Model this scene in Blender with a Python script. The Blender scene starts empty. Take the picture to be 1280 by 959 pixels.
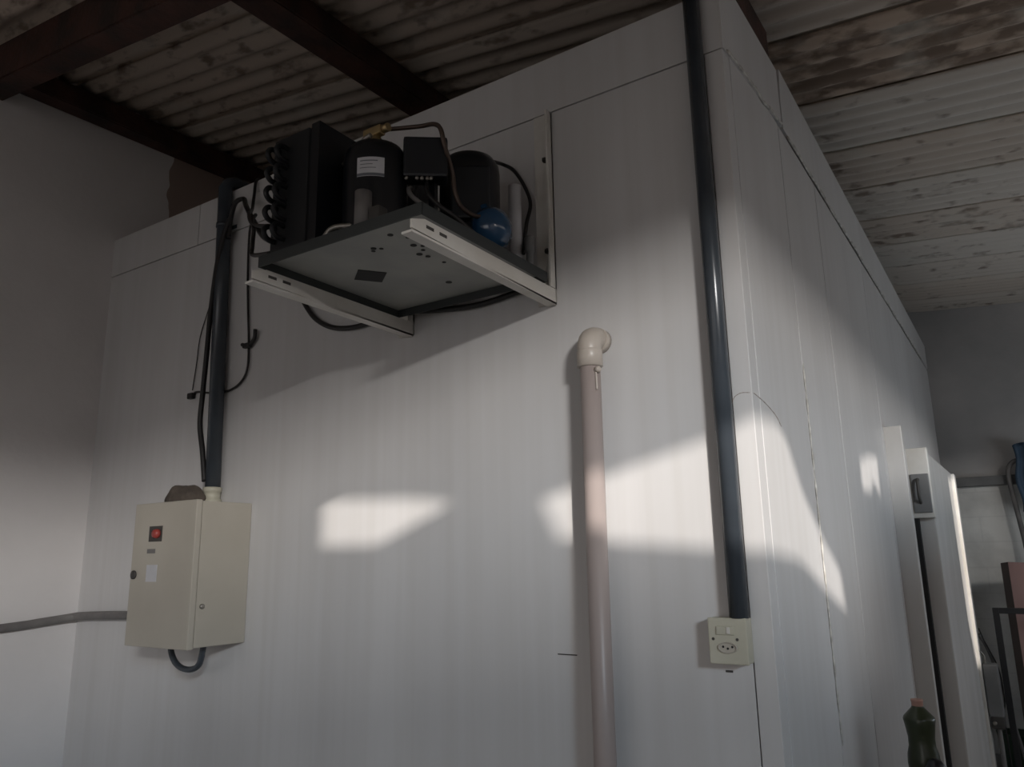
import bpy, bmesh, math, random
from mathutils import Vector, Matrix
random.seed(7)
S = bpy.context.scene
COL = S.collection
PI = math.pi

# ---------------------------------------------------------------- camera
FX, YAW, PITCH, ROLL = 964.5, -0.58107071, 0.22103809, -0.01825197     # focal length in pixels of a 1280 wide frame
w = Vector((math.sin(YAW)*math.cos(PITCH), math.cos(YAW)*math.cos(PITCH), math.sin(PITCH)))
r = Vector((math.cos(YAW), -math.sin(YAW), 0)); u = r.cross(w)
cr, sr = math.cos(ROLL), math.sin(ROLL)
r2, u2 = r*cr+u*sr, u*cr-r*sr
cam_d = bpy.data.cameras.new('camera'); cam = bpy.data.objects.new('camera', cam_d); COL.objects.link(cam)
cam_d.sensor_fit = 'HORIZONTAL'; cam_d.sensor_width = 36.0; cam_d.lens = 36.0*FX/1280.0
cam_d.clip_start = 0.02
cam.matrix_world = Matrix(((r2.x, u2.x, -w.x, 0.540), (r2.y, u2.y, -w.y, -1.926), (r2.z, u2.z, -w.z, 1.55), (0, 0, 0, 1)))
S.camera = cam

# ---------------------------------------------------------------- sky, sun, added fill lamps, exposure
S.view_settings.view_transform = 'Standard'; S.view_settings.look = 'None'
S.view_settings.exposure = 0.0; S.view_settings.gamma = 1.0; S.view_settings.use_curve_mapping = False
S.cycles.use_denoising = True
S.cycles.max_bounces = 8; S.cycles.diffuse_bounces = 5
wd = bpy.data.worlds.new('sky'); S.world = wd; wd.use_nodes = True
wd.node_tree.nodes['Background'].inputs[0].default_value = (0.95, 0.90, 0.88, 1)
wd.node_tree.nodes['Background'].inputs[1].default_value = 0.90

def sun(name, direction, strength, color, angle):
    d = bpy.data.lights.new(name, 'SUN'); d.energy = strength; d.color = color; d.angle = math.radians(angle)
    o = bpy.data.objects.new(name, d); COL.objects.link(o)
    o.rotation_euler = Vector(direction).to_track_quat('-Z', 'Y').to_euler(); o.location = (6, -6, 6)
    return o
sun('low_sun', (-1, 1, -0.275), 3.6, (1.0, 0.93, 0.86), 0.27)
sun('sky_fill_sun', (-0.35, 1, -0.13), 0.15, (0.80, 0.88, 1.0), 40)  # wide sun lamp added as bluish fill through the assumed front gateway
def area(name, loc, aim, sx, sy, energy, color):
    d = bpy.data.lights.new(name, 'AREA'); d.shape = 'RECTANGLE'; d.size = sx; d.size_y = sy; d.energy = energy; d.color = color
    o = bpy.data.objects.new(name, d); COL.objects.link(o); o.location = loc
    o.rotation_euler = (Vector(aim)-Vector(loc)).to_track_quat('-Z', 'Y').to_euler(); return o
area('glow_fill_lamp', (8.4, -8.8, 4.0), (-.9, 0, 1.7), 1.3, .6, 780, (1.0, .975, .95))      # area lamp added in the assumed yard to make the soft wall glow
area('cool_fill_lamp', (8.4, -7.6, 4.6), (-.9, 0, 1.0), 1.3, .8, 250, (.66, .84, 1.0))        # second added lamp, higher and tinted blue to light the lower wall
area('side_fill_lamp', (2.47, 3.1, 1.55), (0, 3.0, 2.7), 2.3, 1.2, 21, (.80, .90, 1.0))    # fill added for the side face and back wall, inside a made-up window

# ---------------------------------------------------------------- helpers
def add_box(bm, x0, x1, y0, y1, z0, z1, bev=0.0):
    t = bmesh.new(); bmesh.ops.create_cube(t, size=1)
    for v in t.verts:
        v.co = Vector(((x0+x1)/2+v.co.x*(x1-x0), (y0+y1)/2+v.co.y*(y1-y0), (z0+z1)/2+v.co.z*(z1-z0)))
    if bev > 0:
        bmesh.ops.bevel(t, geom=t.edges[:], offset=bev, segments=2, affect='EDGES', profile=.6)
    merge(bm, t)
def merge(bm, t, mtx=None):
    m = {}
    for v in t.verts: m[v] = bm.verts.new(mtx @ v.co if mtx else v.co)
    for f in t.faces:
        try:
            nf = bm.faces.new([m[v] for v in f.verts]); nf.smooth = f.smooth; nf.material_index = f.material_index
        except ValueError: pass
    t.free()
def smooth_path(pts, n=6):
    P = [Vector(p) for p in pts]
    if len(P) < 3: return P
    out = []
    for i in range(len(P)-1):
        p0 = P[max(i-1, 0)]; p1 = P[i]; p2 = P[i+1]; p3 = P[min(i+2, len(P)-1)]
        for k in range(n):
            t = k/n
            out.append(0.5*((2*p1)+(p2-p0)*t+(2*p0-5*p1+4*p2-p3)*t*t+(3*p1-p0-3*p2+p3)*t**3))
    out.append(P[-1]); return out
def add_tube(bm, pts, rad, n=10, smooth=6, cap=True):
    P = smooth_path(pts, smooth) if smooth else [Vector(p) for p in pts]
    R = rad if callable(rad) else (lambda t: rad)
    T = []
    for i in range(len(P)):
        a = P[max(i-1, 0)]; b = P[min(i+1, len(P)-1)]; T.append((b-a).normalized())
    up = Vector((0, 0, 1)) if abs(T[0].z) < .9 else Vector((1, 0, 0))
    N = (up - T[0]*up.dot(T[0])).normalized(); rings = []
    for i, p in enumerate(P):
        N = (N - T[i]*N.dot(T[i])).normalized(); B = T[i].cross(N); rr = R(i/(len(P)-1))
        rings.append([bm.verts.new(p+(N*math.cos(2*PI*k/n)+B*math.sin(2*PI*k/n))*rr) for k in range(n)])
    for a, b in zip(rings, rings[1:]):
        for k in range(n):
            f = bm.faces.new((a[k], a[(k+1) % n], b[(k+1) % n], b[k])); f.smooth = True
    if cap:
        bm.faces.new(rings[0][::-1]); bm.faces.new(rings[-1])
def add_lathe(bm, prof, center, axis=(0, 0, 1), n=28):
    q = Vector((0, 0, 1)).rotation_difference(Vector(axis).normalized()); c = Vector(center); rings = []
    for (rr, z) in prof:
        rings.append([bm.verts.new(c+q @ Vector((rr*math.cos(2*PI*k/n), rr*math.sin(2*PI*k/n), z))) for k in range(n)])
    for a, b in zip(rings, rings[1:]):
        for k in range(n):
            f = bm.faces.new((a[k], a[(k+1) % n], b[(k+1) % n], b[k])); f.smooth = True
    bm.faces.new(rings[0][::-1]); bm.faces.new(rings[-1])
def add_prism(bm, pts, vec):
    a = [bm.verts.new(p) for p in pts]; b = [bm.verts.new(Vector(p)+Vector(vec)) for p in pts]; n = len(a)
    bm.faces.new(a[::-1]); bm.faces.new(b)
    for i in range(n): bm.faces.new((a[i], a[(i+1) % n], b[(i+1) % n], b[i]))
def obj(name, bm, mat, parent=None, label=None):
    bmesh.ops.recalc_face_normals(bm, faces=bm.faces[:])
    me = bpy.data.meshes.new(name); bm.to_mesh(me); bm.free()
    for m in (mat if isinstance(mat, (list, tuple)) else [mat]): me.materials.append(m)
    o = bpy.data.objects.new(name, me); COL.objects.link(o)
    if parent:
        o.parent = parent
        if parent.type == 'EMPTY' or parent.parent: o.matrix_parent_inverse = world_of(parent).inverted()
    if label: o['label'] = label
    return o
def world_of(o):
    m = Matrix.Translation(o.location) @ o.rotation_euler.to_matrix().to_4x4()
    return (world_of(o.parent) @ o.matrix_parent_inverse @ m) if o.parent else m
def thing(name, label, cat, loc, group=None):
    o = bpy.data.objects.new(name, None); COL.objects.link(o); o.location = loc; o.empty_display_size = .1
    o['label'] = label; o['category'] = cat
    if group: o['group'] = group
    return o
def tag(o, label, cat, group=None):
    o['label'] = label; o['category'] = cat
    if group: o['group'] = group
    return o
def struct(name, bm, mat):
    o = obj(name, bm, mat); o['kind'] = 'structure'; return o
def B(*a, **k):
    bm = bmesh.new(); add_box(bm, *a, **k); return bm
def T(pts, rad, **k):
    bm = bmesh.new(); add_tube(bm, pts, rad, **k); return bm

# ---------------------------------------------------------------- materials
def mat(name, col, rough=.5, metal=0.0, col2=None, scale=6.0, stretch=(1, 1, 1), lo=.35, hi=.7, bump=0.0, bscale=40.0, coat=0.0, trans=0.0, detail=6):
    m = bpy.data.materials.new(name); m.use_nodes = True; nt = m.node_tree; n = nt.nodes; L = nt.links
    b = n['Principled BSDF']; b.inputs['Roughness'].default_value = rough; b.inputs['Metallic'].default_value = metal
    b.inputs['Base Color'].default_value = (*col, 1)
    b.inputs['Coat Weight'].default_value = coat; b.inputs['Transmission Weight'].default_value = trans
    tc = n.new('ShaderNodeTexCoord'); mp = n.new('ShaderNodeMapping'); mp.inputs['Scale'].default_value = stretch
    L.new(tc.outputs['Object'], mp.inputs['Vector'])
    nz = n.new('ShaderNodeTexNoise'); nz.inputs['Scale'].default_value = scale; nz.inputs['Detail'].default_value = detail
    L.new(mp.outputs[0], nz.inputs['Vector'])
    if col2 is None: col2 = tuple(c*.85 for c in col)
    rp = n.new('ShaderNodeValToRGB'); rp.color_ramp.elements[0].position = lo; rp.color_ramp.elements[1].position = hi
    rp.color_ramp.elements[0].color = (*col2, 1); rp.color_ramp.elements[1].color = (*col, 1)
    L.new(nz.outputs['Fac'], rp.inputs[0]); L.new(rp.outputs[0], b.inputs['Base Color'])
    if bump:
        nb = n.new('ShaderNodeTexNoise'); nb.inputs['Scale'].default_value = bscale; nb.inputs['Detail'].default_value = 4
        L.new(mp.outputs[0], nb.inputs['Vector'])
        bp = n.new('ShaderNodeBump'); bp.inputs['Strength'].default_value = bump; bp.inputs['Distance'].default_value = .01
        L.new(nb.outputs['Fac'], bp.inputs['Height']); L.new(bp.outputs[0], b.inputs['Normal'])
    return m

def panel_mat(name, axis):
    """painted sheet steel panel: faint vertical ribs, streaks of dirt and dull patches"""
    m = mat(name, (.66, .65, .645), .42, 0, (.57, .56, .555), 2.2, (1, 1, .35), .3, .75)
    nt = m.node_tree; n = nt.nodes; L = nt.links; b = n['Principled BSDF']
    tc = n.new('ShaderNodeTexCoord'); sp = n.new('ShaderNodeSeparateXYZ'); L.new(tc.outputs['Object'], sp.inputs[0])
    # fine vertical streaks
    mp = n.new('ShaderNodeMapping'); mp.inputs['Scale'].default_value = (22, 22, .5); L.new(tc.outputs['Object'], mp.inputs[0])
    st = n.new('ShaderNodeTexNoise'); st.inputs['Scale'].default_value = 1.0; st.inputs['Detail'].default_value = 5; L.new(mp.outputs[0], st.inputs['Vector'])
    rp = n.new('ShaderNodeValToRGB'); rp.color_ramp.elements[0].position = .3; rp.color_ramp.elements[1].position = .62
    rp.color_ramp.elements[0].color = (.95, .945, .935, 1); rp.color_ramp.elements[1].color = (1, 1, 1, 1); L.new(st.outputs['Fac'], rp.inputs[0])
    mx = n.new('ShaderNodeMix'); mx.data_type = 'RGBA'; mx.blend_type = 'MULTIPLY'; mx.inputs['Factor'].default_value = 1.0
    src = b.inputs['Base Color'].links[0].from_socket
    L.new(src, mx.inputs['A']); L.new(rp.outputs[0], mx.inputs['B']); L.new(mx.outputs['Result'], b.inputs['Base Color'])
    # ribs
    mu = n.new('ShaderNodeMath'); mu.operation = 'MULTIPLY'; mu.inputs[1].default_value = 2*PI/.055; L.new(sp.outputs[axis], mu.inputs[0])
    si = n.new('ShaderNodeMath'); si.operation = 'SINE'; L.new(mu.outputs[0], si.inputs[0])
    pw = n.new('ShaderNodeMath'); pw.operation = 'GREATER_THAN'; pw.inputs[1].default_value = .93; L.new(si.outputs[0], pw.inputs[0])
    bp = n.new('ShaderNodeBump'); bp.inputs['Strength'].default_value = .03; bp.inputs['Distance'].default_value = .002
    L.new(si.outputs[0], bp.inputs['Height']); L.new(bp.outputs[0], b.inputs['Normal'])
    return m

M_front = panel_mat('white_panel_front', 0)
M_side = panel_mat('white_panel_side', 1)
M_trim = mat('white_trim', (.66, .64, .62), .4, 0, (.55, .53, .5), 5, (1, 1, .3))
M_core = mat('dark_joint', (.03, .03, .03), .9)
M_seal = mat('sealant', (.7, .68, .63), .6, 0, (.35, .33, .3), 30)
M_plaster = mat('old_plaster', (.72, .69, .68), .85, 0, (.62, .59, .58), 1.6, bump=.15, bscale=25)
M_backwall = mat('cement_wall', (.60, .57, .55), .9, 0, (.42, .41, .40), 1.5, bump=.3, bscale=18)
def two_tone(m, zline, low):
    nt = m.node_tree; n = nt.nodes; L = nt.links; b = n['Principled BSDF']; src = b.inputs['Base Color'].links[0].from_socket
    tc = n.new('ShaderNodeTexCoord'); sp = n.new('ShaderNodeSeparateXYZ'); L.new(tc.outputs['Object'], sp.inputs[0])
    nz = n.new('ShaderNodeTexNoise'); nz.inputs['Scale'].default_value = 2.5; nz.inputs['Detail'].default_value = 7; L.new(tc.outputs['Object'], nz.inputs['Vector'])
    rp = n.new('ShaderNodeValToRGB'); rp.color_ramp.elements[0].color = (*[c*.72 for c in low], 1); rp.color_ramp.elements[1].color = (*low, 1)
    rp.color_ramp.elements[0].position = .35; rp.color_ramp.elements[1].position = .6; L.new(nz.outputs['Fac'], rp.inputs[0])
    bk = n.new('ShaderNodeTexBrick'); bk.inputs['Scale'].default_value = 1.0; bk.inputs['Brick Width'].default_value = .40; bk.inputs['Row Height'].default_value = .20
    bk.inputs['Mortar Size'].default_value = .006; bk.inputs['Color1'].default_value = bk.inputs['Color2'].default_value = (1, 1, 1, 1); bk.inputs['Mortar'].default_value = (.94, .94, .94, 1)
    cb = n.new('ShaderNodeCombineXYZ'); L.new(sp.outputs[0], cb.inputs[0]); L.new(sp.outputs[2], cb.inputs[1]); L.new(cb.outputs[0], bk.inputs['Vector'])
    mu = n.new('ShaderNodeMix'); mu.data_type = 'RGBA'; mu.blend_type = 'MULTIPLY'; mu.inputs['Factor'].default_value = 1; L.new(rp.outputs[0], mu.inputs['A']); L.new(bk.outputs['Color'], mu.inputs['B'])
    lt = n.new('ShaderNodeMath'); lt.operation = 'LESS_THAN'; lt.inputs[1].default_value = zline; L.new(sp.outputs[2], lt.inputs[0])
    mx = n.new('ShaderNodeMix'); mx.data_type = 'RGBA'; L.new(lt.outputs[0], mx.inputs['Factor']); L.new(src, mx.inputs['A']); L.new(mu.outputs['Result'], mx.inputs['B']); L.new(mx.outputs['Result'], b.inputs['Base Color'])
two_tone(M_backwall, 2.08, (.82, .81, .77))      # whitewashed block work under the ledge
M_floor = mat('concrete_floor', (.30, .29, .28), .85, 0, (.2, .2, .19), 1.2, bump=.2)
M_wood = mat('dark_timber', (.085, .034, .024), .7, 0, (.028, .015, .012), 7, (1, 1, 1), bump=.3)
M_black = mat('black_plastic', (.009, .011, .015), .42)
M_conduit = mat('black_conduit', (.055, .065, .077), .24, 0, (.042, .050, .060), 8)
M_cable = mat('black_cable', (.018, .016, .016), .5)
M_beige = mat('beige_enamel', (.48, .445, .38), .45, 0, (.42, .385, .325), 3)
M_cream = mat('cream_plastic', (.55, .53, .43), .4, 0, (.47, .45, .36), 9)
M_pvc = mat('brown_pvc', (.38, .32, .30), .4, 0, (.32, .265, .245), 4, (1, 1, .2))
M_elbow = mat('beige_pvc', (.50, .45, .40), .38, 0, (.44, .39, .34), 10)
M_white = mat('white_paint_steel', (.72, .70, .66), .45, 0, (.60, .57, .52), 8)
M_tray = mat('grey_galvanised', (.36, .36, .33), .55, .1, (.27, .275, .26), 5)
M_traylip = mat('dark_tray_lip', (.045, .05, .05), .5, .2)
M_coil = mat('black_fins', (.005, .006, .008), .55)
M_comp = mat('black_enamel', (.008, .009, .012), .32)
M_copper = mat('dull_copper', (.10, .07, .055), .45, .5, (.07, .05, .04), 20)
M_steel = mat('tarnished_steel', (.42, .40, .37), .4, .7, (.25, .23, .2), 20)
M_brass = mat('brass', (.50, .38, .20), .4, .8)
M_blue = mat('blue_enamel', (.022, .075, .16), .18, 0, (.016, .055, .12), 8, coat=.6)
M_label = mat('paper_label', (.60, .60, .62), .6, 0, (.52, .52, .54), 14)
M_ink = mat('grey_print', (.16, .17, .19), .7)
M_red = mat('red_knob', (.38, .06, .05), .4)
M_dark = mat('dark_grey', (.06, .055, .05), .6)
M_mud = mat('dried_mud', (.13, .105, .085), .95, 0, (.08, .065, .055), 18, bump=.7, bscale=60)
M_stain = mat('brown_stain', (.30, .24, .20), .8)
M_grey = mat('grey_plastic', (.20, .20, .20), .5, 0, (.16, .16, .16), 6)
M_gconduit = mat('grey_conduit', (.20, .19, .18), .6, 0, (.14, .13, .13), 10)
M_frame = mat('dark_steel_frame', (.014, .015, .018), .5, 0)
M_board = mat('reddish_board', (.30, .17, .14), .7, 0, (.24, .13, .11), 5, (1, 1, .2))
M_boardedge = mat('board_edge', (.11, .085, .075), .8)
M_bottle = mat('green_plastic', (.042, .054, .026), .3, 0, (.033, .042, .020), 6, trans=.12)
M_cap = mat('pink_cap', (.45, .26, .21), .5)
M_tarp = mat('blue_tarp', (.07, .12, .19), .6, 0, (.05, .09, .14), 9)
M_lint = mat('weathered_concrete', (.19, .19, .185), .9, 0, (.14, .14, .14), 5)
M_green = mat('dark_green_plastic', (.05, .09, .06), .6)

def roof_mat():
    m = bpy.data.materials.new('stained_fibre_cement'); m.use_nodes = True; nt = m.node_tree; n = nt.nodes; L = nt.links
    b = n['Principled BSDF']; b.inputs['Roughness'].default_value = .9
    at = n.new('ShaderNodeAttribute'); at.attribute_name = 'sheet'
    tc = n.new('ShaderNodeTexCoord')
    mp = n.new('ShaderNodeMapping'); mp.inputs['Scale'].default_value = (8, 20, 1); L.new(tc.outputs['Object'], mp.inputs[0])
    st = n.new('ShaderNodeTexNoise'); st.inputs['Scale'].default_value = 1.0; st.inputs['Detail'].default_value = 6; L.new(mp.outputs[0], st.inputs['Vector'])
    sep = n.new('ShaderNodeSeparateColor'); L.new(at.outputs['Color'], sep.inputs[0])
    # grey <-> rusty brown sheet tone
    base = n.new('ShaderNodeMix'); base.data_type = 'RGBA'; base.inputs['A'].default_value = (.60, .555, .50, 1); base.inputs['B'].default_value = (.50, .375, .28, 1)
    L.new(sep.outputs[0], base.inputs['Factor'])
    # dark damp spots, as many as the sheet's own share
    add = n.new('ShaderNodeMath'); add.operation = 'MULTIPLY_ADD'; add.inputs[1].default_value = .26; L.new(sep.outputs[1], add.inputs[0]); L.new(st.outputs['Fac'], add.inputs[2])
    rp = n.new('ShaderNodeValToRGB'); rp.color_ramp.elements[0].position = .60; rp.color_ramp.elements[1].position = .74
    rp.color_ramp.elements[0].color = (0, 0, 0, 1); rp.color_ramp.elements[1].color = (1, 1, 1, 1); L.new(add.outputs[0], rp.inputs[0])
    mx = n.new('ShaderNodeMix'); mx.data_type = 'RGBA'; mx.inputs['B'].default_value = (.13, .09, .065, 1)
    sc = n.new('ShaderNodeMath'); sc.operation = 'MULTIPLY'; sc.inputs[1].default_value = .75; L.new(rp.outputs[0], sc.inputs[0])
    L.new(sc.outputs[0], mx.inputs['Factor']); L.new(base.outputs['Result'], mx.inputs['A'])
    # pale lichen bloom
    n2 = n.new('ShaderNodeTexNoise'); n2.inputs['Scale'].default_value = 3.5; n2.inputs['Detail'].default_value = 8; L.new(tc.outputs['Object'], n2.inputs['Vector'])
    r2_ = n.new('ShaderNodeValToRGB'); r2_.color_ramp.elements[0].position = .55; r2_.color_ramp.elements[1].position = .72
    r2_.color_ramp.elements[0].color = (0, 0, 0, 1); r2_.color_ramp.elements[1].color = (.5, .5, .5, 1); L.new(n2.outputs['Fac'], r2_.inputs[0])
    m3 = n.new('ShaderNodeMix'); m3.data_type = 'RGBA'; m3.inputs['B'].default_value = (.62, .60, .54, 1)
    L.new(r2_.outputs[0], m3.inputs['Factor']); L.new(mx.outputs['Result'], m3.inputs['A'])
    L.new(m3.outputs['Result'], b.inputs['Base Color'])
    return m
M_roof = roof_mat()

# ---------------------------------------------------------------- the shed
XL, XR, YB, YF = -3.08, 2.5, 5.5, -5.5
def roof_z(x, y): return 3.40 + .035*y - (.145 if x < 0 else .08)*x
struct('floor', B(-3.4, 14, -14, 5.8, -.2, 0), M_floor)
def wall_poly(pts, vec):
    bm = bmesh.new(); add_prism(bm, pts, vec); return bm
def bare_patch(m, y0):
    nt = m.node_tree; n = nt.nodes; L = nt.links; b = n['Principled BSDF']; src = b.inputs['Base Color'].links[0].from_socket
    tc = n.new('ShaderNodeTexCoord'); sp = n.new('ShaderNodeSeparateXYZ'); L.new(tc.outputs['Object'], sp.inputs[0])
    nz = n.new('ShaderNodeTexNoise'); nz.inputs['Scale'].default_value = 5; L.new(tc.outputs['Object'], nz.inputs['Vector'])
    ad = n.new('ShaderNodeMath'); ad.operation = 'MULTIPLY_ADD'; ad.inputs[1].default_value = .16; L.new(nz.outputs['Fac'], ad.inputs[0]); L.new(sp.outputs[1], ad.inputs[2])
    gt = n.new('ShaderNodeMath'); gt.operation = 'GREATER_THAN'; gt.inputs[1].default_value = y0+.08; L.new(ad.outputs[0], gt.inputs[0])
    mx = n.new('ShaderNodeMix'); mx.data_type = 'RGBA'; mx.inputs['B'].default_value = (.36, .28, .24, 1); L.new(gt.outputs[0], mx.inputs['Factor']); L.new(src, mx.inputs['A']); L.new(mx.outputs['Result'], b.inputs['Base Color'])
M_leftwall = mat('left_plaster', (.80, .775, .765), .85, 0, (.70, .675, .665), 1.6, bump=.15, bscale=25)
bare_patch(M_leftwall, .27)      # unpainted render beyond the front of the cold room
struct('wall_left', wall_poly([(XL, YF, 0), (XL, YB, 0), (XL, YB, roof_z(XL, YB)+.06), (XL, YF, roof_z(XL, YF)+.06)], (-.2, 0, 0)), M_leftwall)
struct('wall_back', wall_poly([(XL-.2, YB, 0), (XR+.1, YB, 0), (XR+.1, YB, roof_z(XR, YB)+.05), (0, YB, roof_z(0, YB)+.05), (XL-.2, YB, roof_z(XL, YB)+.08)], (0, .2, 0)), M_backwall)
# gate side behind the photographer: an assumed open gateway, lintel and width set to shape the light
bm = wall_poly([(XL-.2, YF, 2.7), (1.0, YF, 2.7), (1.0, YF, 0), (XR, YF, 0), (XR, YF, 3.07), (0, YF, 3.25), (XL-.2, YF, 3.75)], (0, -.15, 0))
struct('wall_front', bm, M_plaster)

XW, SL = 9.0, .275
def front_hole(x, z): return (x-XW, z+SL*(XW-x))
def side_hole(y, z, x=0.0): return (y-(XW-x), z+SL*(XW-x))
holes = [  # sun patch outlines traced back along the sun onto the added wall
    [front_hole(-.60, 1.60), front_hole(-.025, 1.551), side_hole(.318, 1.528), side_hole(.573, 1.443), side_hole(.86, 1.36), side_hole(.83, 1.483),
     side_hole(.60, 1.60), side_hole(.42, 1.72), side_hole(.30, 1.85), side_hole(.19, 1.90), front_hole(-.02, 1.884), front_hole(-.123, 1.846), front_hole(-.66, 1.71)],
    [front_hole(-1.56, 1.60), front_hole(-1.274, 1.597), front_hole(-.96, 1.715), front_hole(-1.10, 1.738), front_hole(-1.56, 1.757)],
    [side_hole(1.40, 1.79), side_hole(1.62, 1.79), side_hole(1.72, 1.84), side_hole(1.86, 1.78), side_hole(1.90, 1.97), side_hole(1.62, 1.95), side_hole(1.42, 1.91)],
    [side_hole(3.45, 1.20, .15), side_hole(3.70, .85, .15), side_hole(3.80, .85, .15), side_hole(3.84, 1.5, .15), side_hole(3.86, 1.99, .15), side_hole(3.42, 1.98, .15)],
]
def holed_wall(x, loops, th):
    bm = bmesh.new(); ed = []
    for lp in loops:
        vs = [bm.verts.new((x, a, b)) for a, b in lp]
        for i in range(len(vs)): ed.append(bm.edges.new((vs[i], vs[(i+1) % len(vs)])))
    bmesh.ops.triangle_fill(bm, edges=ed, use_beauty=True)
    ret = bmesh.ops.extrude_face_region(bm, geom=bm.faces[:])
    for v in [g for g in ret['geom'] if isinstance(g, bmesh.types.BMVert)]: v.co.x += th
    return bm
# right shed wall: gateway and slit shaped for the light, added window further back
struct('wall_right', holed_wall(XR, [[(YF, 2.88), (.9, 2.88), (.9, 2.45), (-1.50, 2.45), (-1.58, 2.32), (-1.60, 2.02), (-1.90, 2.02), (-1.93, 0), (YB, 0), (YB, roof_z(XR, YB)+.05), (YF, roof_z(XR, YF)+.05)], [(1.9, .9), (4.3, .9), (4.3, 2.2), (1.9, 2.2)], [(1.05, 1.2), (1.55, 1.2), (1.55, 2.75), (1.05, 2.75)]], .12), M_plaster)
# unseen low wall added outside the gate; its top edge cuts the glow
struct('wall_glow_mask', wall_poly([(4.0, -13, 0), (4.0, -1, 0), (4.0, -1, 2.36), (4.0, -3.1, 2.40), (4.0, -3.3, 2.46), (4.0, -3.6, 2.55), (4.0, -3.93, 2.61), (4.0, -4.19, 2.69), (4.0, -4.5, 2.77), (4.0, -4.8, 2.85), (4.0, -5.5, 2.92), (4.0, -13, 2.92)], (.12, 0, 0)), M_plaster)
# unseen wall added across the yard; gaps cut to shape the sun patches
struct('wall_sun_mask', holed_wall(XW, [[(-17, 0), (-2, 0), (-2, 7.5), (-17, 7.5)]]+holes, .03), M_plaster)
# made-up frosted window behind the fill lamp, further back in the right wall
M_frost = mat('frosted_glass', (.8, .82, .82), .9)
bm = bmesh.new()
for a in (1.88, 2.66, 3.48, 4.26): add_box(bm, 2.48, 2.60, a, a+.06, .86, 2.24)
for a in (.86, 1.53, 2.18): add_box(bm, 2.482, 2.598, 1.88, 4.32, a, a+.06)
wn = struct('added_window', bm, M_white)
obj('pane', B(2.505, 2.511, 1.9, 4.3, .9, 2.2), M_frost, wn)


# corrugated fibre cement sheets
def ceiling():
    bm = bmesh.new(); lay = bm.loops.layers.color.new('sheet')
    pitch, amp, th, wid = .107, .015, .007, .535
    rnd = random.Random(3)
    xs = [-3.4, -2.6, -1.8, -1.0, -.4, 0, .5, 1.1, 1.8, 2.75]
    tone = {0: (.55, .45), 1: (.85, .85), 2: (.1, .25), 3: (.6, .35), 4: (.3, .45), 5: (.6, .6), 6: (.2, .3), 7: (.4, .3), -1: (.7, .55), -2: (.75, .55), -3: (.55, .5)}
    for k in range(-13, 10):
        y0 = .80-wid+wid*k
        n = 42; span = wid+.085
        c = tone.get(k, (rnd.random(), rnd.random()*.7))
        def pt(x, t, top):
            y = y0+t*span
            return (x, y, roof_z(x, y)-.012+.024*t+amp*math.cos(2*PI*(y-y0)/pitch)+(th if top else 0))
        for top in (0, 1):
            g = [[bm.verts.new(pt(x, j/n, top)) for j in range(n+1)] for x in xs]
            for a in range(len(xs)-1):
                for j in range(n):
                    f = bm.faces.new((g[a][j], g[a+1][j], g[a+1][j+1], g[a][j+1])); f.smooth = True
                    for l in f.loops: l[lay] = (c[0], c[1], 0, 1)
            if top:
                for j in (0, n):
                    for a in range(len(xs)-1):
                        f = bm.faces.new((g0[a][j], g0[a+1][j], g[a+1][j], g[a][j]))
                        for l in f.loops: l[lay] = (c[0], c[1], 0, 1)
            g0 = g
    return bm
struct('ceiling', ceiling(), M_roof)

# timbers under the sheets
def beam_y(x0, x1, y0, y1, depth, drop=.022):
    bm = bmesh.new(); t = bmesh.new(); bmesh.ops.create_cube(t, size=1)
    for v in t.verts:
        x = x0 if v.co.x < 0 else x1; y = y0 if v.co.y < 0 else y1
        z = roof_z((x0+x1)/2, y)-drop-(depth if v.co.z < 0 else 0); v.co = Vector((x, y, z))
    bmesh.ops.bevel(t, geom=t.edges[:], offset=.006, segments=2, affect='EDGES'); merge(bm, t); return bm
def beam_x(y0, y1, x0, x1, depth, drop=.022):
    bm = bmesh.new(); t = bmesh.new(); bmesh.ops.create_cube(t, size=1)
    for v in t.verts:
        x = x0 if v.co.x < 0 else x1; y = y0 if v.co.y < 0 else y1
        z = roof_z(x, (y0+y1)/2)-drop-(depth if v.co.z < 0 else 0); v.co = Vector((x, y, z))
    bmesh.ops.bevel(t, geom=t.edges[:], offset=.006, segments=2, affect='EDGES'); merge(bm, t); return bm
tag(obj('wooden_rafter', beam_x(-.68, -.57, -3.08, 0, .18, .042), M_wood), 'thick reddish brown rafter crossing the top left corner of the roof', 'roof beam')
tag(obj('wooden_wall_plate', beam_y(-3.08, -2.98, -.56, 5.45, .105, .042), M_wood), 'dark timber lying along the top of the left wall', 'roof beam')
tag(obj('wooden_purlin', beam_y(-1.53, -1.40, -.56, 5.45, .105, .042), M_wood), 'dark timber under the roof sheets above the condensing unit', 'roof beam')
tag(obj('wooden_edge_beam', beam_y(-.10, -.015, -.56, .64, .115, .042), M_wood), 'reddish brown timber on the top right edge of the white cold room, nearest its corner', 'roof beam')

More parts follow.
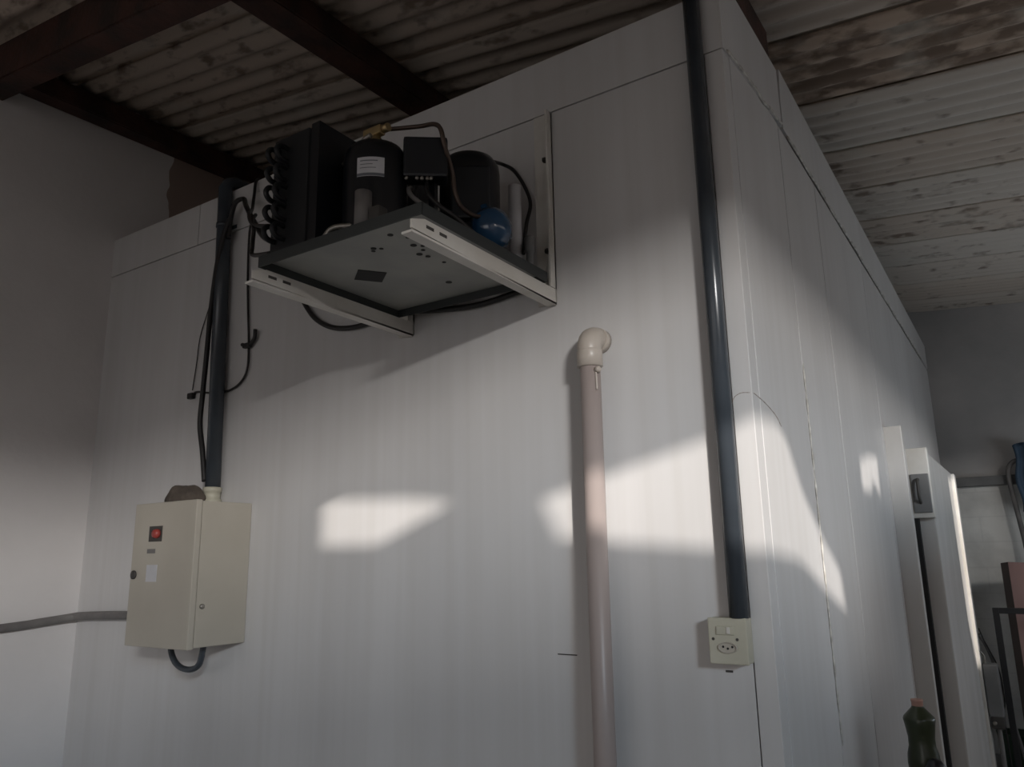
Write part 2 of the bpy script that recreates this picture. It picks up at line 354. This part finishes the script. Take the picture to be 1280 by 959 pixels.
# ---------------------------------------------------------------- the cold room
cold = thing('cold_room', 'large white panelled cold room filling the shed', 'cold room', (0, 0, 0))
obj('core', B(-3.07, -.03, .03, 5.12, .0, 3.10), M_core, cold, 'dark joint between the panels')
obj('front_panel', B(XL, -.0545, 0, .06, 0, 2.929, bev=.0015), M_front, cold)
for a, b in ((XL, -2.387), (-2.382, -.001)): obj('front_fascia', B(a, b, -.003, .06, 2.932, 3.125, bev=.001), M_front, cold)
bm = bmesh.new(); add_box(bm, -.0515, 0, -.002, .06, 0, 2.9295, bev=.002); obj('corner_post', bm, M_front, cold)
ys = [.0605, .592, 1.13, 2.16, 3.75, 5.15]
for a, b in zip(ys, ys[1:]):
    obj('side_panel', B(-.06, 0, a+.004, b-.004, 0, 2.985, bev=.0015), M_side, cold)
bm = bmesh.new()
add_prism(bm, [(.003, .0, 2.932), (.003, .640, 3.00), (.003, .640, 3.225), (.003, 0, 3.20)], (-.06, 0, 0)); obj('side_fascia', bm, M_side, cold)
bm = bmesh.new()
add_prism(bm, [(.004, .655, 3.0), (.004, 5.15, 3.0), (.004, 5.15, 3.20), (.004, .68, 3.25), (.004, .655, 3.10)], (-.06, 0, 0)); obj('side_fascia', bm, M_side, cold)
obj('roof_panel', B(-3.07, -.06, .06, 5.15, 3.06, 3.12), M_front, cold)
# ragged bead of sealant under the side fascia and on the seams
rnd = random.Random(5)
pts = [(.004, .03+.06*i, 2.935+.105*(.03+.06*i)+rnd.uniform(-.006, .006)) for i in range(11)]
obj('sealant_bead', T(pts, lambda t: .004+.003*math.sin(t*37)**2, n=6, smooth=3), M_seal, cold)
pts = [(.004, .70+.15*i, 2.995+rnd.uniform(-.005, .005)) for i in range(28)]
obj('sealant_bead', T(pts, lambda t: .004+.003*math.sin(t*57)**2, n=6, smooth=3), M_seal, cold)
pts = [(.001, .5975+rnd.uniform(-.002, .002), 1.0+.06*i) for i in range(20)]
obj('sealant_bead', T(pts, lambda t: .0015+.003*math.sin(t*41)**2, n=6, smooth=3), M_seal, cold)
# scratches
obj('scratch', B(-.59, -.53, -.0012, .001, 1.286, 1.289), M_dark, cold)
obj('scratch', B(-.122, -.104, -.0014, .001, 1.269, 1.274), M_dark, cold)
obj('crack', T([(-.052, -.0022, 1.925), (-.045, -.0022, 1.938), (-.028, -.0022, 1.946), (-.006, -.0022, 1.944)], (lambda t: .0005+.0006*math.sin(t*23)**2), n=6), M_stain, cold, 'brown crack')
obj('crack', T([(.0005, .008, 1.944), (.0005, .10, 1.935), (.0005, .20, 1.915), (.0005, .25, 1.89)], (lambda t: .0005+.0006*math.sin(t*23)**2), n=6), M_stain, cold, 'brown crack')
# door frame and thick door leaf on the right side
bm = bmesh.new(); add_box(bm, -.002, .078, 2.21, 2.275, 0, 2.14, bev=.004); obj('door_frame', bm, M_trim, cold)
obj('door_gasket', B(.050, .084, 2.395, 2.437, .05, 1.70), M_core, cold, 'black rubber door seal')
door = obj('door', B(-.002, .155, 2.44, 3.92, .05, 2.025, bev=.008), M_trim, cold)
bm = bmesh.new(); add_box(bm, .052, .160, 2.385, 2.437, 1.70, 2.045, bev=.006); lt = obj('latch_box', bm, M_white, door)
bm = bmesh.new(); add_box(bm, .072, .152, 2.374, 2.386, 1.725, 1.915, bev=.004); obj('latch_shade', bm, M_grey, door)  # grey plate stands in for the shadow on the lower latch box
bm = bmesh.new(); add_tube(bm, [(.105, 2.38, 1.885), (.105, 2.345, 1.88), (.105, 2.34, 1.80), (.105, 2.38, 1.77)], .007, n=8); obj('latch_handle', bm, M_dark, door)
bm = bmesh.new(); add_box(bm, .154, .172, 3.78, 3.90, .06, 2.02, bev=.004); obj('edge_strip', bm, M_white, door)

# ---------------------------------------------------------------- condensing unit: brackets, tray, machine
def bracket(x, label, top):
    t = thing('wall_bracket', label, 'bracket', (x, 0, 2.29), 'white angle brackets under the condensing unit')
    s = 1
    bm = bmesh.new()
    add_prism(bm, [(x, -.005, 2.285), (x, -.005, 2.333), (x, -.62, 2.333), (x, -.665, 2.318), (x, -.665, 2.296)], (-.006, 0, 0))
    add_box(bm, x-.032, x, -.665, -.005, 2.286, 2.292)
    obj('arm', bm, M_white, t)
    bm = bmesh.new(); add_box(bm, x-.006, x, -.034, -.002, 2.336, top); add_box(bm, x-.062, x, -.008, -.002, 2.29, top)
    up = obj('upright', bm, M_white, t)
    for z in (top-.16, 2.46):
        bm = bmesh.new(); add_lathe(bm, [(.009, 0), (.009, .008), (.004, .009), (.004, .016)], (x-.022, -.008, z), (0, -1, 0), 8); obj('bolt', bm, M_dark, up)
    for y in (-.60, -.55):
        obj('slot', B(x-.0005, x+.0008, y-.014, y+.014, 2.312, 2.320), M_dark, t)
    return t
bracket(-.556, 'white angle bracket at the right end of the condensing unit, with a tall upright', 2.925)
bracket(-1.118, 'white angle bracket at the left end of the condensing unit, under the coil', 2.60)

unit = thing('condensing_unit', 'black condensing unit on a tray fixed high on the white front wall', 'condensing unit', (-.85, -.35, 2.335))
bm = bmesh.new(); add_box(bm, -1.125, -.548, -.640, -.075, 2.360, 2.364); tray = obj('tray', bm, M_tray, unit)
bm = bmesh.new()
add_box(bm, -1.127, -1.124, -.642, -.073, 2.335, 2.366); add_box(bm, -.549, -.546, -.642, -.073, 2.335, 2.366)
add_box(bm, -1.127, -.546, -.643, -.640, 2.335, 2.366); add_box(bm, -1.127, -.546, -.075, -.072, 2.335, 2.366)
obj('tray_lip', bm, M_traylip, unit)
# punched holes in the tray seen from below
for (x, y, a) in [(-.822, -.513, .008), (-.726, -.553, .008), (-.699, -.515, .007), (-.722, -.467, .009), (-.705, -.45, .006), (-.749, -.411, .009), (-.740, -.385, .007), (-.722, -.428, .006), (-.731, -.326, .006), (-.820, -.191, .010), (-.806, -.500, .006), (-.835, -.50, .006)]:
    bm = bmesh.new(); add_lathe(bm, [(a, 0), (a, .001)], (x, y, 2.3588), n=10); obj('hole', bm, M_core, tray)
bm = bmesh.new(); add_prism(bm, [(-1.03, -.375, 2.3585), (-.965, -.425, 2.3585), (-.915, -.36, 2.3585), (-.98, -.31, 2.3585)], (0, 0, .0012)); obj('slot', bm, M_core, tray)
# finned coil with return bends at its front end
coil = obj('coil', B(-1.105, -.965, -.625, -.12, 2.392, 2.735, bev=.003), M_coil, unit)
bm = bmesh.new()
for i in range(48): add_box(bm, -1.108, -.962, -.62+i*.0104, -.6185+i*.0104, 2.395, 2.733)
obj('fins', bm, M_coil, coil)
for i in range(5):
    z = 2.425+i*.058
    for xx in (-1.085, -1.05):
        bm = bmesh.new()
        add_tube(bm, [(xx, -.62, z), (xx, -.648, z), (xx, -.662, z+.012), (xx, -.662, z+.026), (xx, -.648, z+.038), (xx, -.62, z+.038)], .0075, n=8)
        obj('return_bend', bm, M_coil, coil)
# fan shroud behind the coil and its blades
bm = bmesh.new(); add_box(bm, -.961, -.93, -.62, -.14, 2.395, 2.745); shroud = obj('fan_shroud', bm, M_comp, unit)
bm = bmesh.new(); add_lathe(bm, [(.15, 0), (.155, .015), (.145, .045), (.14, .045)], (-.932, -.38, 2.56), (1, 0, 0), 32); obj('fan_ring', bm, M_comp, shroud)
# tall receiver bottle with paper label
def pot(cx, cy, z0, z1, R):
    h = z1-z0
    return [(R*.80, 0), (R*.97, .012), (R, .03), (R, h-.065), (R*.97, h-.04), (R*.83, h-.018), (R*.5, h-.003), (.001, h)]
bm = bmesh.new(); add_lathe(bm, pot(-.832, -.50, 2.386, 2.690, .088), (-.832, -.50, 2.386)); recv = obj('receiver', bm, M_comp, unit)
bm = bmesh.new()
n = 10
a0, a1 = math.radians(-80), math.radians(-32)
for (rr, z0, z1, mi, b0, b1) in [(.0886, 2.555, 2.610, 0, a0, a1), (.0890, 2.556, 2.564, 1, a0, a1), (.0890, 2.598, 2.601, 1, a0+.1, a1-.2), (.0890, 2.588, 2.590, 1, a0+.1, a1-.35), (.0890, 2.578, 2.580, 1, a0+.1, a1-.25)]:
    vs = [[bm.verts.new((-.832+rr*math.cos(b0+(b1-b0)*i/n), -.50+rr*math.sin(b0+(b1-b0)*i/n), z)) for i in range(n+1)] for z in (z0, z1)]
    for i in range(n):
        f = bm.faces.new((vs[0][i], vs[0][i+1], vs[1][i+1], vs[1][i])); f.material_index = mi; f.smooth = True
obj('label', bm, [M_label, M_ink], recv, 'white paper label with grey print')
bm = bmesh.new(); add_lathe(bm, [(.016, 0), (.016, .03), (.010, .034), (.010, .05)], (-.835, -.50, 2.685), n=12); add_box(bm, -.875, -.81, -.512, -.488, 2.722, 2.748, bev=.004)
add_lathe(bm, [(.012, 0), (.012, .022)], (-.81, -.50, 2.735), (1, 0, 0), 8); obj('valve', bm, M_brass, unit, 'brass service valve')
obj('pipe_stub', T([(-.90, -.52, 2.700), (-.875, -.525, 2.690), (-.85, -.53, 2.702), (-.825, -.53, 2.708)], .007, n=8), M_steel, unit)
obj('bracket_hook', T([(-.955, -.52, 2.70), (-.95, -.53, 2.655), (-.935, -.53, 2.650), (-.92, -.53, 2.66), (-.918, -.52, 2.70)], .005, n=8), M_dark, unit)
obj('capacitor', T([(-.778, -.600, 2.388), (-.778, -.600, 2.495)], .022, n=16, smooth=0), M_gconduit, unit)
bm = bmesh.new(); add_box(bm, -.755, -.72, -.605, -.57, 2.385, 2.445, bev=.004); obj('terminal_block', bm, M_dark, unit)
# control box on a post
ROT = lambda cx, cy, a: Matrix.Translation((cx, cy, 0)) @ Matrix.Rotation(a, 4, 'Z')
bm = bmesh.new(); t = bmesh.new(); add_box(t, -.060, .060, -.03, .03, 2.572, 2.690, bev=.008); merge(bm, t, ROT(-.705, -.44, .66)); cb = obj('control_box', bm, M_black, unit)
bm = bmesh.new(); add_box(bm, -.71, -.69, -.42, -.405, 2.386, 2.57); obj('post', bm, M_comp, cb)
for k in (-.05, -.022, -.008, .006, .016):
    bm = bmesh.new(); q = ROT(-.705, -.44, .66) @ Vector((k, -.022, 0)); add_lathe(bm, [(.005, 0), (.005, .008), (.002, .010)], (q.x, q.y, 2.573), (0, -.3, -1), 8); obj('terminal_screw', bm, M_steel, cb)
# compressor with its cover plate
bm = bmesh.new(); add_lathe(bm, pot(0, 0, 2.386, 2.75, .090), (-.722, -.215, 2.386), n=36); comp = obj('compressor', bm, M_comp, unit)
bm = bmesh.new(); t = bmesh.new(); add_box(t, -.055, .055, -.115, -.075, 2.50, 2.66, bev=.006); merge(bm, t, ROT(-.715, -.215, .60)); obj('cover_plate', bm, M_black, comp)
bm = bmesh.new(); add_lathe(bm, [(.115, 0), (.115, .012), (.09, .014)], (-.715, -.215, 2.385), n=24); obj('foot_ring', bm, M_traylip, comp)
# blue filter vessel
bm = bmesh.new(); add_lathe(bm, [(.002, -.062), (.03, -.055), (.050, -.035), (.058, -.008), (.058, .012), (.050, .038), (.03, .056), (.014, .062), (.014, .075), (.002, .076)], (-.607, -.27, 2.466), (-.25, -.15, 1), 28); obj('filter_vessel', bm, M_blue, unit, 'glossy blue filter vessel')
# upright white tube and small valve near the wall
obj('white_tube', T([(-.64, -.095, 2.386), (-.64, -.095, 2.68)], .020, n=16, smooth=0), M_label, unit, 'pale upright tube')
bm = bmesh.new(); add_lathe(bm, [(.011, 0), (.011, .055), (.016, .056), (.016, .10), (.010, .105)], (-.575, -.12, 2.386), n=12); obj('drain_valve', bm, [M_grey], unit)
# copper and steel lines, leads
obj('copper_line', T([(-.81, -.50, 2.735), (-.791, -.47, 2.745), (-.718, -.45, 2.737), (-.668, -.45, 2.726), (-.645, -.45, 2.703), (-.640, -.44, 2.658), (-.645, -.40, 2.60), (-.642, -.39, 2.54), (-.633, -.37, 2.50), (-.612, -.33, 2.485), (-.59, -.29, 2.50)], .0065, n=8), M_copper, unit)
obj('steel_line', T([(-.99, -.60, 2.392), (-.94, -.605, 2.394), (-.916, -.605, 2.400), (-.899, -.60, 2.421), (-.875, -.595, 2.427), (-.83, -.58, 2.424)], .0075, n=8), M_steel, unit)
obj('lead', T([(-.755, -.44, 2.565), (-.748, -.46, 2.55), (-.73, -.46, 2.522), (-.684, -.43, 2.479), (-.643, -.42, 2.444), (-.60, -.40, 2.395)], .007, n=8), M_gconduit, unit)
obj('lead', T([(-.70, -.44, 2.565), (-.69, -.45, 2.53), (-.66, -.44, 2.49), (-.625, -.42, 2.457), (-.60, -.36, 2.42)], .006, n=8), M_cable, unit)
obj('lead', T([(-.735, -.44, 2.565), (-.735, -.44, 2.50), (-.715, -.42, 2.44), (-.68, -.40, 2.392)], .006, n=8), M_cable, unit)

for o in unit.children:
    if o.name.split('.')[0] not in ('tray', 'tray_lip'): o.location.z -= .021

# ---------------------------------------------------------------- cables and pipes on the front wall
def cable(name, label, pts, rad, m=None, cat='cable', n=8):
    return tag(obj(name, T(pts, rad, n=n), m or M_cable), label, cat)
cable('power_cable', 'black cable drooping along the wall below the condensing unit tray',
      [(-1.681, -.012, 2.545), (-1.638, -.015, 2.485), (-1.582, -.015, 2.427), (-1.496, -.015, 2.383), (-1.394, -.015, 2.365), (-1.277, -.015, 2.37), (-1.166, -.015, 2.378), (-.991, -.015, 2.352), (-.828, -.015, 2.339), (-.66, -.015, 2.355)], .0095)
cable('loop_cable', 'black cable looping from beside the right upright to the compressor top',
      [(-.70, -.14, 2.745), (-.727, -.03, 2.790), (-.684, -.03, 2.755), (-.646, -.03, 2.691), (-.624, -.03, 2.622), (-.622, -.06, 2.541), (-.61, -.10, 2.43)], .006)
cable('arched_cable', 'black cable arching from the left conduit over to the coil',
      [(-2.114, -.04, 2.88), (-2.112, -.04, 2.932), (-2.104, -.04, 2.985), (-2.066, -.05, 3.028), (-2.0, -.06, 3.02), (-1.82, -.18, 2.89), (-1.56, -.32, 2.68), (-1.38, -.42, 2.56), (-1.13, -.55, 2.43)], .010)
cable('hanging_cable', 'black cable dropping from the top edge of the white wall to the coil',
      [(-1.99, .02, 3.139), (-1.99, -.012, 3.12), (-1.975, -.03, 3.04), (-1.89, -.10, 2.925), (-1.56, -.36, 2.72), (-1.40, -.46, 2.60), (-1.115, -.60, 2.47)], .0065)
cable('bowed_cable', 'thin black cable bowing out and back to the front left tray corner',
      [(-1.55, -.34, 2.72), (-1.46, -.42, 2.645), (-1.37, -.48, 2.57), (-1.345, -.50, 2.50), (-1.30, -.53, 2.45), (-1.13, -.60, 2.392)], .0065)
cable('thin_wire', 'thin wire hanging left of the tray and curling behind the black conduit',
      [(-2.0, -.009, 2.969), (-2.019, -.009, 2.895), (-2.014, -.009, 2.717), (-2.001, -.009, 2.576), (-1.981, -.009, 2.403), (-1.982, -.009, 2.297), (-2.026, -.009, 2.245), (-2.105, -.007, 2.226), (-2.21, -.007, 2.233), (-2.303, -.009, 2.249), (-2.329, -.009, 2.235)], .0045)
bm = bmesh.new(); add_tube(bm, [(-2.015, -.014, 2.405), (-1.975, -.016, 2.394), (-1.940, -.016, 2.416), (-1.936, -.016, 2.455)], .008, n=8)
add_box(bm, -2.0, -1.96, -.026, -.008, 2.385, 2.405, bev=.004)
tag(obj('cable_clip', bm, M_cable), 'small hooked black clip on the thin hanging wire', 'clip')
tag(obj('wire_connector', B(-2.352, -2.318, -.022, -.002, 2.222, 2.248, bev=.005), M_cable), 'tiny black connector at the end of the thin wire', 'connector')
cable('faint_wire', 'very thin wire left of the black conduit, slanting down to the connector',
      [(-2.2, -.006, 2.86), (-2.211, -.006, 2.799), (-2.259, -.006, 2.628), (-2.31, -.006, 2.495), (-2.323, -.006, 2.374), (-2.338, -.006, 2.261)], .0022)
cable('side_cable', 'black cable running down alongside the left conduit to the beige panel',
      [(-2.10, -.05, 2.96), (-2.124, -.055, 2.90), (-2.150, -.06, 2.77), (-2.172, -.06, 2.562), (-2.178, -.06, 2.391), (-2.186, -.06, 2.225), (-2.190, -.06, 2.094), (-2.160, -.06, 1.978), (-2.135, -.06, 1.86)], .0105)

def conduit(name, label, x0, x1, z0, z1, y, rad, clip_z, bend=False):
    t = thing(name, label, 'conduit', (x1, y, z0))
    obj('pipe', T([(x1, y, z0), (x0, y, z1)]+([(x0, y+.012, z1+.025), (x0, y+.04, z1+.042), (x0, y+.18, z1+.046)] if bend else []), rad, n=20, smooth=0), M_conduit, t)
    for z in clip_z:
        x = x1+(x0-x1)*(z-z0)/(z1-z0)
        bm = bmesh.new(); add_lathe(bm, [(rad+.003, -.009), (rad+.003, .009)], (x, y, z), n=20); add_box(bm, x-rad-.016, x+rad+.016, -.004, 0, z-.009, z+.009); obj('clip', bm, M_conduit, t)
    return t
cl = conduit('electric_conduit', 'black conduit coming down the wall into the beige panel', -2.165, -2.115, 1.83, 3.125, -.035, .029, [2.95], True)
bm = bmesh.new(); add_lathe(bm, [(.037, 0), (.037, .022), (.032, .024), (.032, .05), (.036, .052), (.036, .068), (.03, .07)], (-2.113, -.038, 1.767), n=16); obj('coupling', bm, M_cream, cl, 'cream coupling')
conduit('electric_conduit', 'long black conduit running down the corner to the cream socket', -.070, -.070, 1.398, 3.22, -.026, .0235, [])

# PVC drain pipe with elbow into the wall
pv = thing('drain_pipe', 'brownish pipe rising up the front wall to an elbow', 'pipe', (-.425, -.07, 0))
obj('pipe', T([(-.425, -.07, 0), (-.419, -.07, 2.10)], .0285, n=24, smooth=0), M_pvc, pv)
bm = bmesh.new()
add_lathe(bm, [(.0295, 0), (.036, .002), (.036, .045), (.034, .05)], (-.419, -.07, 2.058), n=24)
add_tube(bm, [(-.419, -.07, 2.10), (-.419, -.07, 2.118), (-.419, -.062, 2.135), (-.419, -.046, 2.145), (-.419, -.028, 2.147)], .034, n=24, smooth=4)
add_lathe(bm, [(.036, 0), (.036, .030)], (-.419, -.030, 2.147), (0, 1, 0), 24)
obj('elbow', bm, M_elbow, pv, 'beige elbow')
bm = bmesh.new(); add_lathe(bm, [(.009, 0), (.009, .012), (.006, .016)], (-.395, -.082, 2.046), (1, -.4, 0), 10); add_tube(bm, [(-.394, -.085, 2.045), (-.393, -.086, 2.02), (-.393, -.085, 1.99)], .003, n=6); obj('glue_drip', bm, M_elbow, pv)

# cream surface socket
sk = thing('wall_socket', 'cream surface mounted switch and socket box under the corner conduit', 'socket', (-.097, 0, 1.347))
obj('box', B(-.142, -.050, -.040, 0, 1.294, 1.398, bev=.004), M_cream, sk)
bm = bmesh.new(); add_box(bm, -.143, -.049, -.046, -.040, 1.293, 1.399, bev=.003); obj('faceplate', bm, M_cream, sk)
bm = bmesh.new(); add_box(bm, -.122, -.078, -.050, -.045, 1.360, 1.380, bev=.002); obj('switch', bm, M_cream, sk)
obj('rocker', B(-.096, -.088, -.0525, -.049, 1.363, 1.378, bev=.001), M_white, sk)
bm = bmesh.new(); t = bmesh.new(); add_lathe(t, [(.019, 0), (.019, .004), (.016, .004), (.016, .001)], (0, 0, 0), (0, -1, 0), 24)
merge(bm, t, Matrix.Translation((-.097, -.0455, 1.331)) @ Matrix.Diagonal((1.25, 1, .68, 1))); ring = obj('outlet_ring', bm, M_beige, sk)
for dx in (-.011, 0, .011):
    bm = bmesh.new(); add_lathe(bm, [(.0028, 0), (.0028, .001)], (-.097+dx, -.0466, 1.333-(.004 if dx == 0 else 0)), (0, -1, 0), 8); obj('pin_hole', bm, M_core, ring)
for x in (-.131, -.073):
    bm = bmesh.new(); add_lathe(bm, [(.0036, 0), (.0036, .0012)], (x, -.0458, 1.350), (0, -1, 0), 10); obj('screw', bm, M_dark, sk)

# beige control panel
cp = thing('control_panel', 'beige metal electrical panel with a red switch on the front wall', 'electrical panel', (-2.10, 0, 1.26))
obj('enclosure', B(-2.285, -1.915, -.212, -.0005, 1.262, 1.766, bev=.004), M_beige, cp)
dr = obj('door', B(-2.288, -1.911, -.240, -.216, 1.258, 1.770, bev=.004), M_beige, cp)
obj('switch_plate', B(-2.185, -2.105, -.2425, -.239, 1.628, 1.684, bev=.001), M_dark, dr)
bm = bmesh.new(); add_lathe(bm, [(.017, 0), (.017, .008), (.014, .018), (.004, .019)], (-2.128, -.242, 1.656), (0, -1, 0), 16); obj('red_switch', bm, M_red, dr, 'red round switch')
obj('name_plate', B(-2.19, -2.14, -.2415, -.239, 1.586, 1.602), M_gconduit, dr)
bm = bmesh.new(); add_lathe(bm, [(.016, 0), (.016, .006), (.006, .007)], (-2.262, -.24, 1.510), (0, -1, 0), 12); obj('lock', bm, M_dark, dr)
obj('sticker', B(-2.185, -2.120, -.2412, -.239, 1.485, 1.545), M_label, dr, 'pale square sticker')
bm = bmesh.new(); add_lathe(bm, [(.009, 0), (.009, .005), (.003, .006)], (-1.915, -.19, 1.40), (1, 0, 0), 10); obj('screw', bm, M_steel, cp)
cable('cable_loop', 'dark cable looping out under the beige electrical panel',
      [(-2.18, -.12, 1.275), (-2.18, -.12, 1.235), (-2.150, -.12, 1.196), (-2.102, -.12, 1.176), (-2.045, -.12, 1.176), (-2.003, -.12, 1.20), (-1.985, -.12, 1.275)], .011, M_conduit)
# lump of dried mud on top of the panel
bm = bmesh.new(); bmesh.ops.create_uvsphere(bm, u_segments=28, v_segments=18, radius=1)
rnd = random.Random(11)
from mathutils import noise
for v in bm.verts:
    d = 1+.22*noise.noise(v.co*1.7+Vector((3, 1, 5))); v.co = Vector((v.co.x*.095*d, v.co.y*.055*d, max(v.co.z, -.35)*.058*d))
    v.co += Vector((-2.195, -.10, 1.790))
for f in bm.faces: f.smooth = True
tag(obj('mud_nest', bm, M_mud), 'brown lump of dried mud on top of the beige panel', 'mud nest')
# grey conduit from the left wall to the panel
cable('grey_conduit', 'dark grey pipe along the left wall into the beige panel',
      [(-3.055, -2.2, 1.235), (-3.055, -1.0, 1.268), (-3.055, -.322, 1.300), (-3.055, -.167, 1.312), (-3.04, -.05, 1.324), (-2.98, -.03, 1.331), (-2.689, -.03, 1.341), (-2.29, -.03, 1.347)], .0175, M_gconduit, 'pipe', 12)

# ---------------------------------------------------------------- things along the right side and at the back
st = thing('work_table', 'low steel table beside the cold room', 'table', (.25, 1.0, 0))
obj('tabletop', B(.05, .50, .75, 1.28, .74, .765, bev=.004), M_frame, st)
for x in (.08, .47):
    for y in (.78, 1.25): obj('leg', B(x-.015, x+.015, y-.015, y+.015, 0, .742), M_frame, st)
bt = thing('plastic_bottle', 'green waisted bottle with a pinkish cap beside the door', 'bottle', (.157, 1.0, .765))
bm = bmesh.new(); add_lathe(bm, [(.034, 0), (.040, .008), (.041, .06), (.046, .10), (.048, .125), (.046, .15), (.0395, .175), (.039, .20), (.044, .235), (.0475, .255), (.045, .262), (.034, .274), (.020, .289), (.0165, .296), (.0165, .302)], (.157, 1.0, .765), n=32); obj('bottle_body', bm, M_bottle, bt)
bm = bmesh.new(); add_lathe(bm, [(.0165, 0), (.0175, .002), (.0175, .014), (.0185, .016), (.0185, .021), (.014, .022)], (.157, 1.0, 1.058), n=24); obj('cap', bm, M_cap, bt)
bm = bmesh.new(); add_lathe(bm, [(.030, 0), (.032, .01), (.032, .115), (.028, .135), (.018, .150), (.006, .156)], (.196, .93, .765), n=28)
tag(obj('spray_can', bm, M_comp), 'dark glossy can in front of the green bottle, cut off by the picture edge', 'can')

gb = thing('grey_box', 'grey box hanging at the far edge of the cold room door', 'box', (.20, 3.83, .56))
obj('housing', B(.176, .255, 3.80, 3.90, .56, .86, bev=.008), M_grey, gb)
bm = bmesh.new(); add_box(bm, .180, .251, 3.80, 3.90, .49, .565, bev=.012); obj('lower_cap', bm, M_dark, gb)
bm = bmesh.new(); add_lathe(bm, [(.012, 0), (.012, .01), (.006, .012)], (.20, 3.80, .525), (0, -1, 0), 12); obj('knob', bm, M_steel, gb)
obj('drop_pipe', T([(.215, 3.85, .50), (.215, 3.85, 0)], .014, n=10, smooth=0), M_gconduit, gb)
obj('hook', T([(.19, 3.85, .855), (.19, 3.85, .90), (.172, 3.84, .93)], .006, n=8), M_steel, gb)
cable('leaning_rod', 'thin rusty rod leaning between the door and the dark frame', [(.172, 3.95, 1.02), (.22, 4.05, .86), (.30, 4.2, .35), (.335, 4.3, .01)], .010, M_gconduit, 'rod')
cable('slack_cable', 'thin dark cable sagging beside the grey box', [(.180, 3.9, 1.06), (.195, 3.94, .99), (.215, 4.0, .92), (.25, 4.03, .80), (.255, 4.03, .62), (.245, 3.95, .50), (.25, 3.98, .01)], .004)

fr = thing('metal_frame', 'dark square tube frame standing at the right edge of the picture', 'frame', (.6, 4.0, 0))
for x in (.263, .95): obj('upright', B(x, x+.035, 4.0, 4.035, 0, 1.18, bev=.003), M_frame, fr)
obj('rail', B(.298, .95, 4.0, 4.035, 1.145, 1.18, bev=.003), M_frame, fr)
obj('rail', B(.298, .95, 4.0, 4.035, .12, .155, bev=.003), M_frame, fr)
bm = bmesh.new()
ang = .10; X0 = .375
t = bmesh.new(); add_box(t, 0, .70, 0, .09, 0, 1.42, bev=.004)
t.normal_update()
for f in t.faces: f.material_index = 1 if abs(f.normal.x) > .5 else 0
merge(bm, t, Matrix.Translation((X0, 4.30, .0)) @ Matrix.Rotation(-ang, 4, 'X') @ Matrix.Rotation(.55, 4, 'Z'))
mn = min(v.co.z for v in bm.verts)
for v in bm.verts: v.co.z -= mn
tag(obj('wooden_board', bm, [M_board, M_boardedge]), 'thick reddish board leaning behind the dark square tube frame', 'board')

tag(obj('concrete_ledge', B(-.3, 2.4, 5.42, 5.5, 2.045, 2.12, bev=.006), M_lint), 'dark concrete ledge running across the back wall', 'ledge')
tag(obj('bent_pipe', T([(.535, 5.36, 0), (.52, 5.36, .9), (.50, 5.36, 1.25), (.485, 5.37, 1.60), (.455, 5.38, 1.95), (.445, 5.38, 2.10), (.465, 5.38, 2.19), (.52, 5.38, 2.225), (.58, 5.38, 2.19)], .018, n=10), M_gconduit), 'grey bent pipe standing against the back wall ledge', 'pipe')
bm = bmesh.new()
g = []
for i in range(13):
    row = []
    for j in range(17):
        s_, t_ = i/12, j/16
        row.append(bm.verts.new((.500+.20*s_+.012*math.sin(9*t_), 5.33-.018*math.sin(6*s_*PI)-.012*t_, 2.34-.52*t_+.02*math.sin(5*s_))))
    g.append(row)
for i in range(12):
    for j in range(16):
        f = bm.faces.new((g[i][j], g[i+1][j], g[i+1][j+1], g[i][j+1])); f.smooth = True
ret = bmesh.ops.extrude_face_region(bm, geom=bm.faces[:])
for v in [q for q in ret['geom'] if isinstance(q, bmesh.types.BMVert)]: v.co.y += .006
tag(obj('blue_cloth', bm, M_tarp), 'blue cloth hung over the bent pipe at the right edge of the picture', 'cloth')
bm = bmesh.new(); add_lathe(bm, [(.09, 0), (.10, .02), (.125, .30), (.13, .31), (.12, .31), (.095, .03)], (.27, 4.75, 0), n=28)
bk = tag(obj('plastic_bucket', bm, M_green), 'dark green bucket on the floor by the back wall', 'bucket')
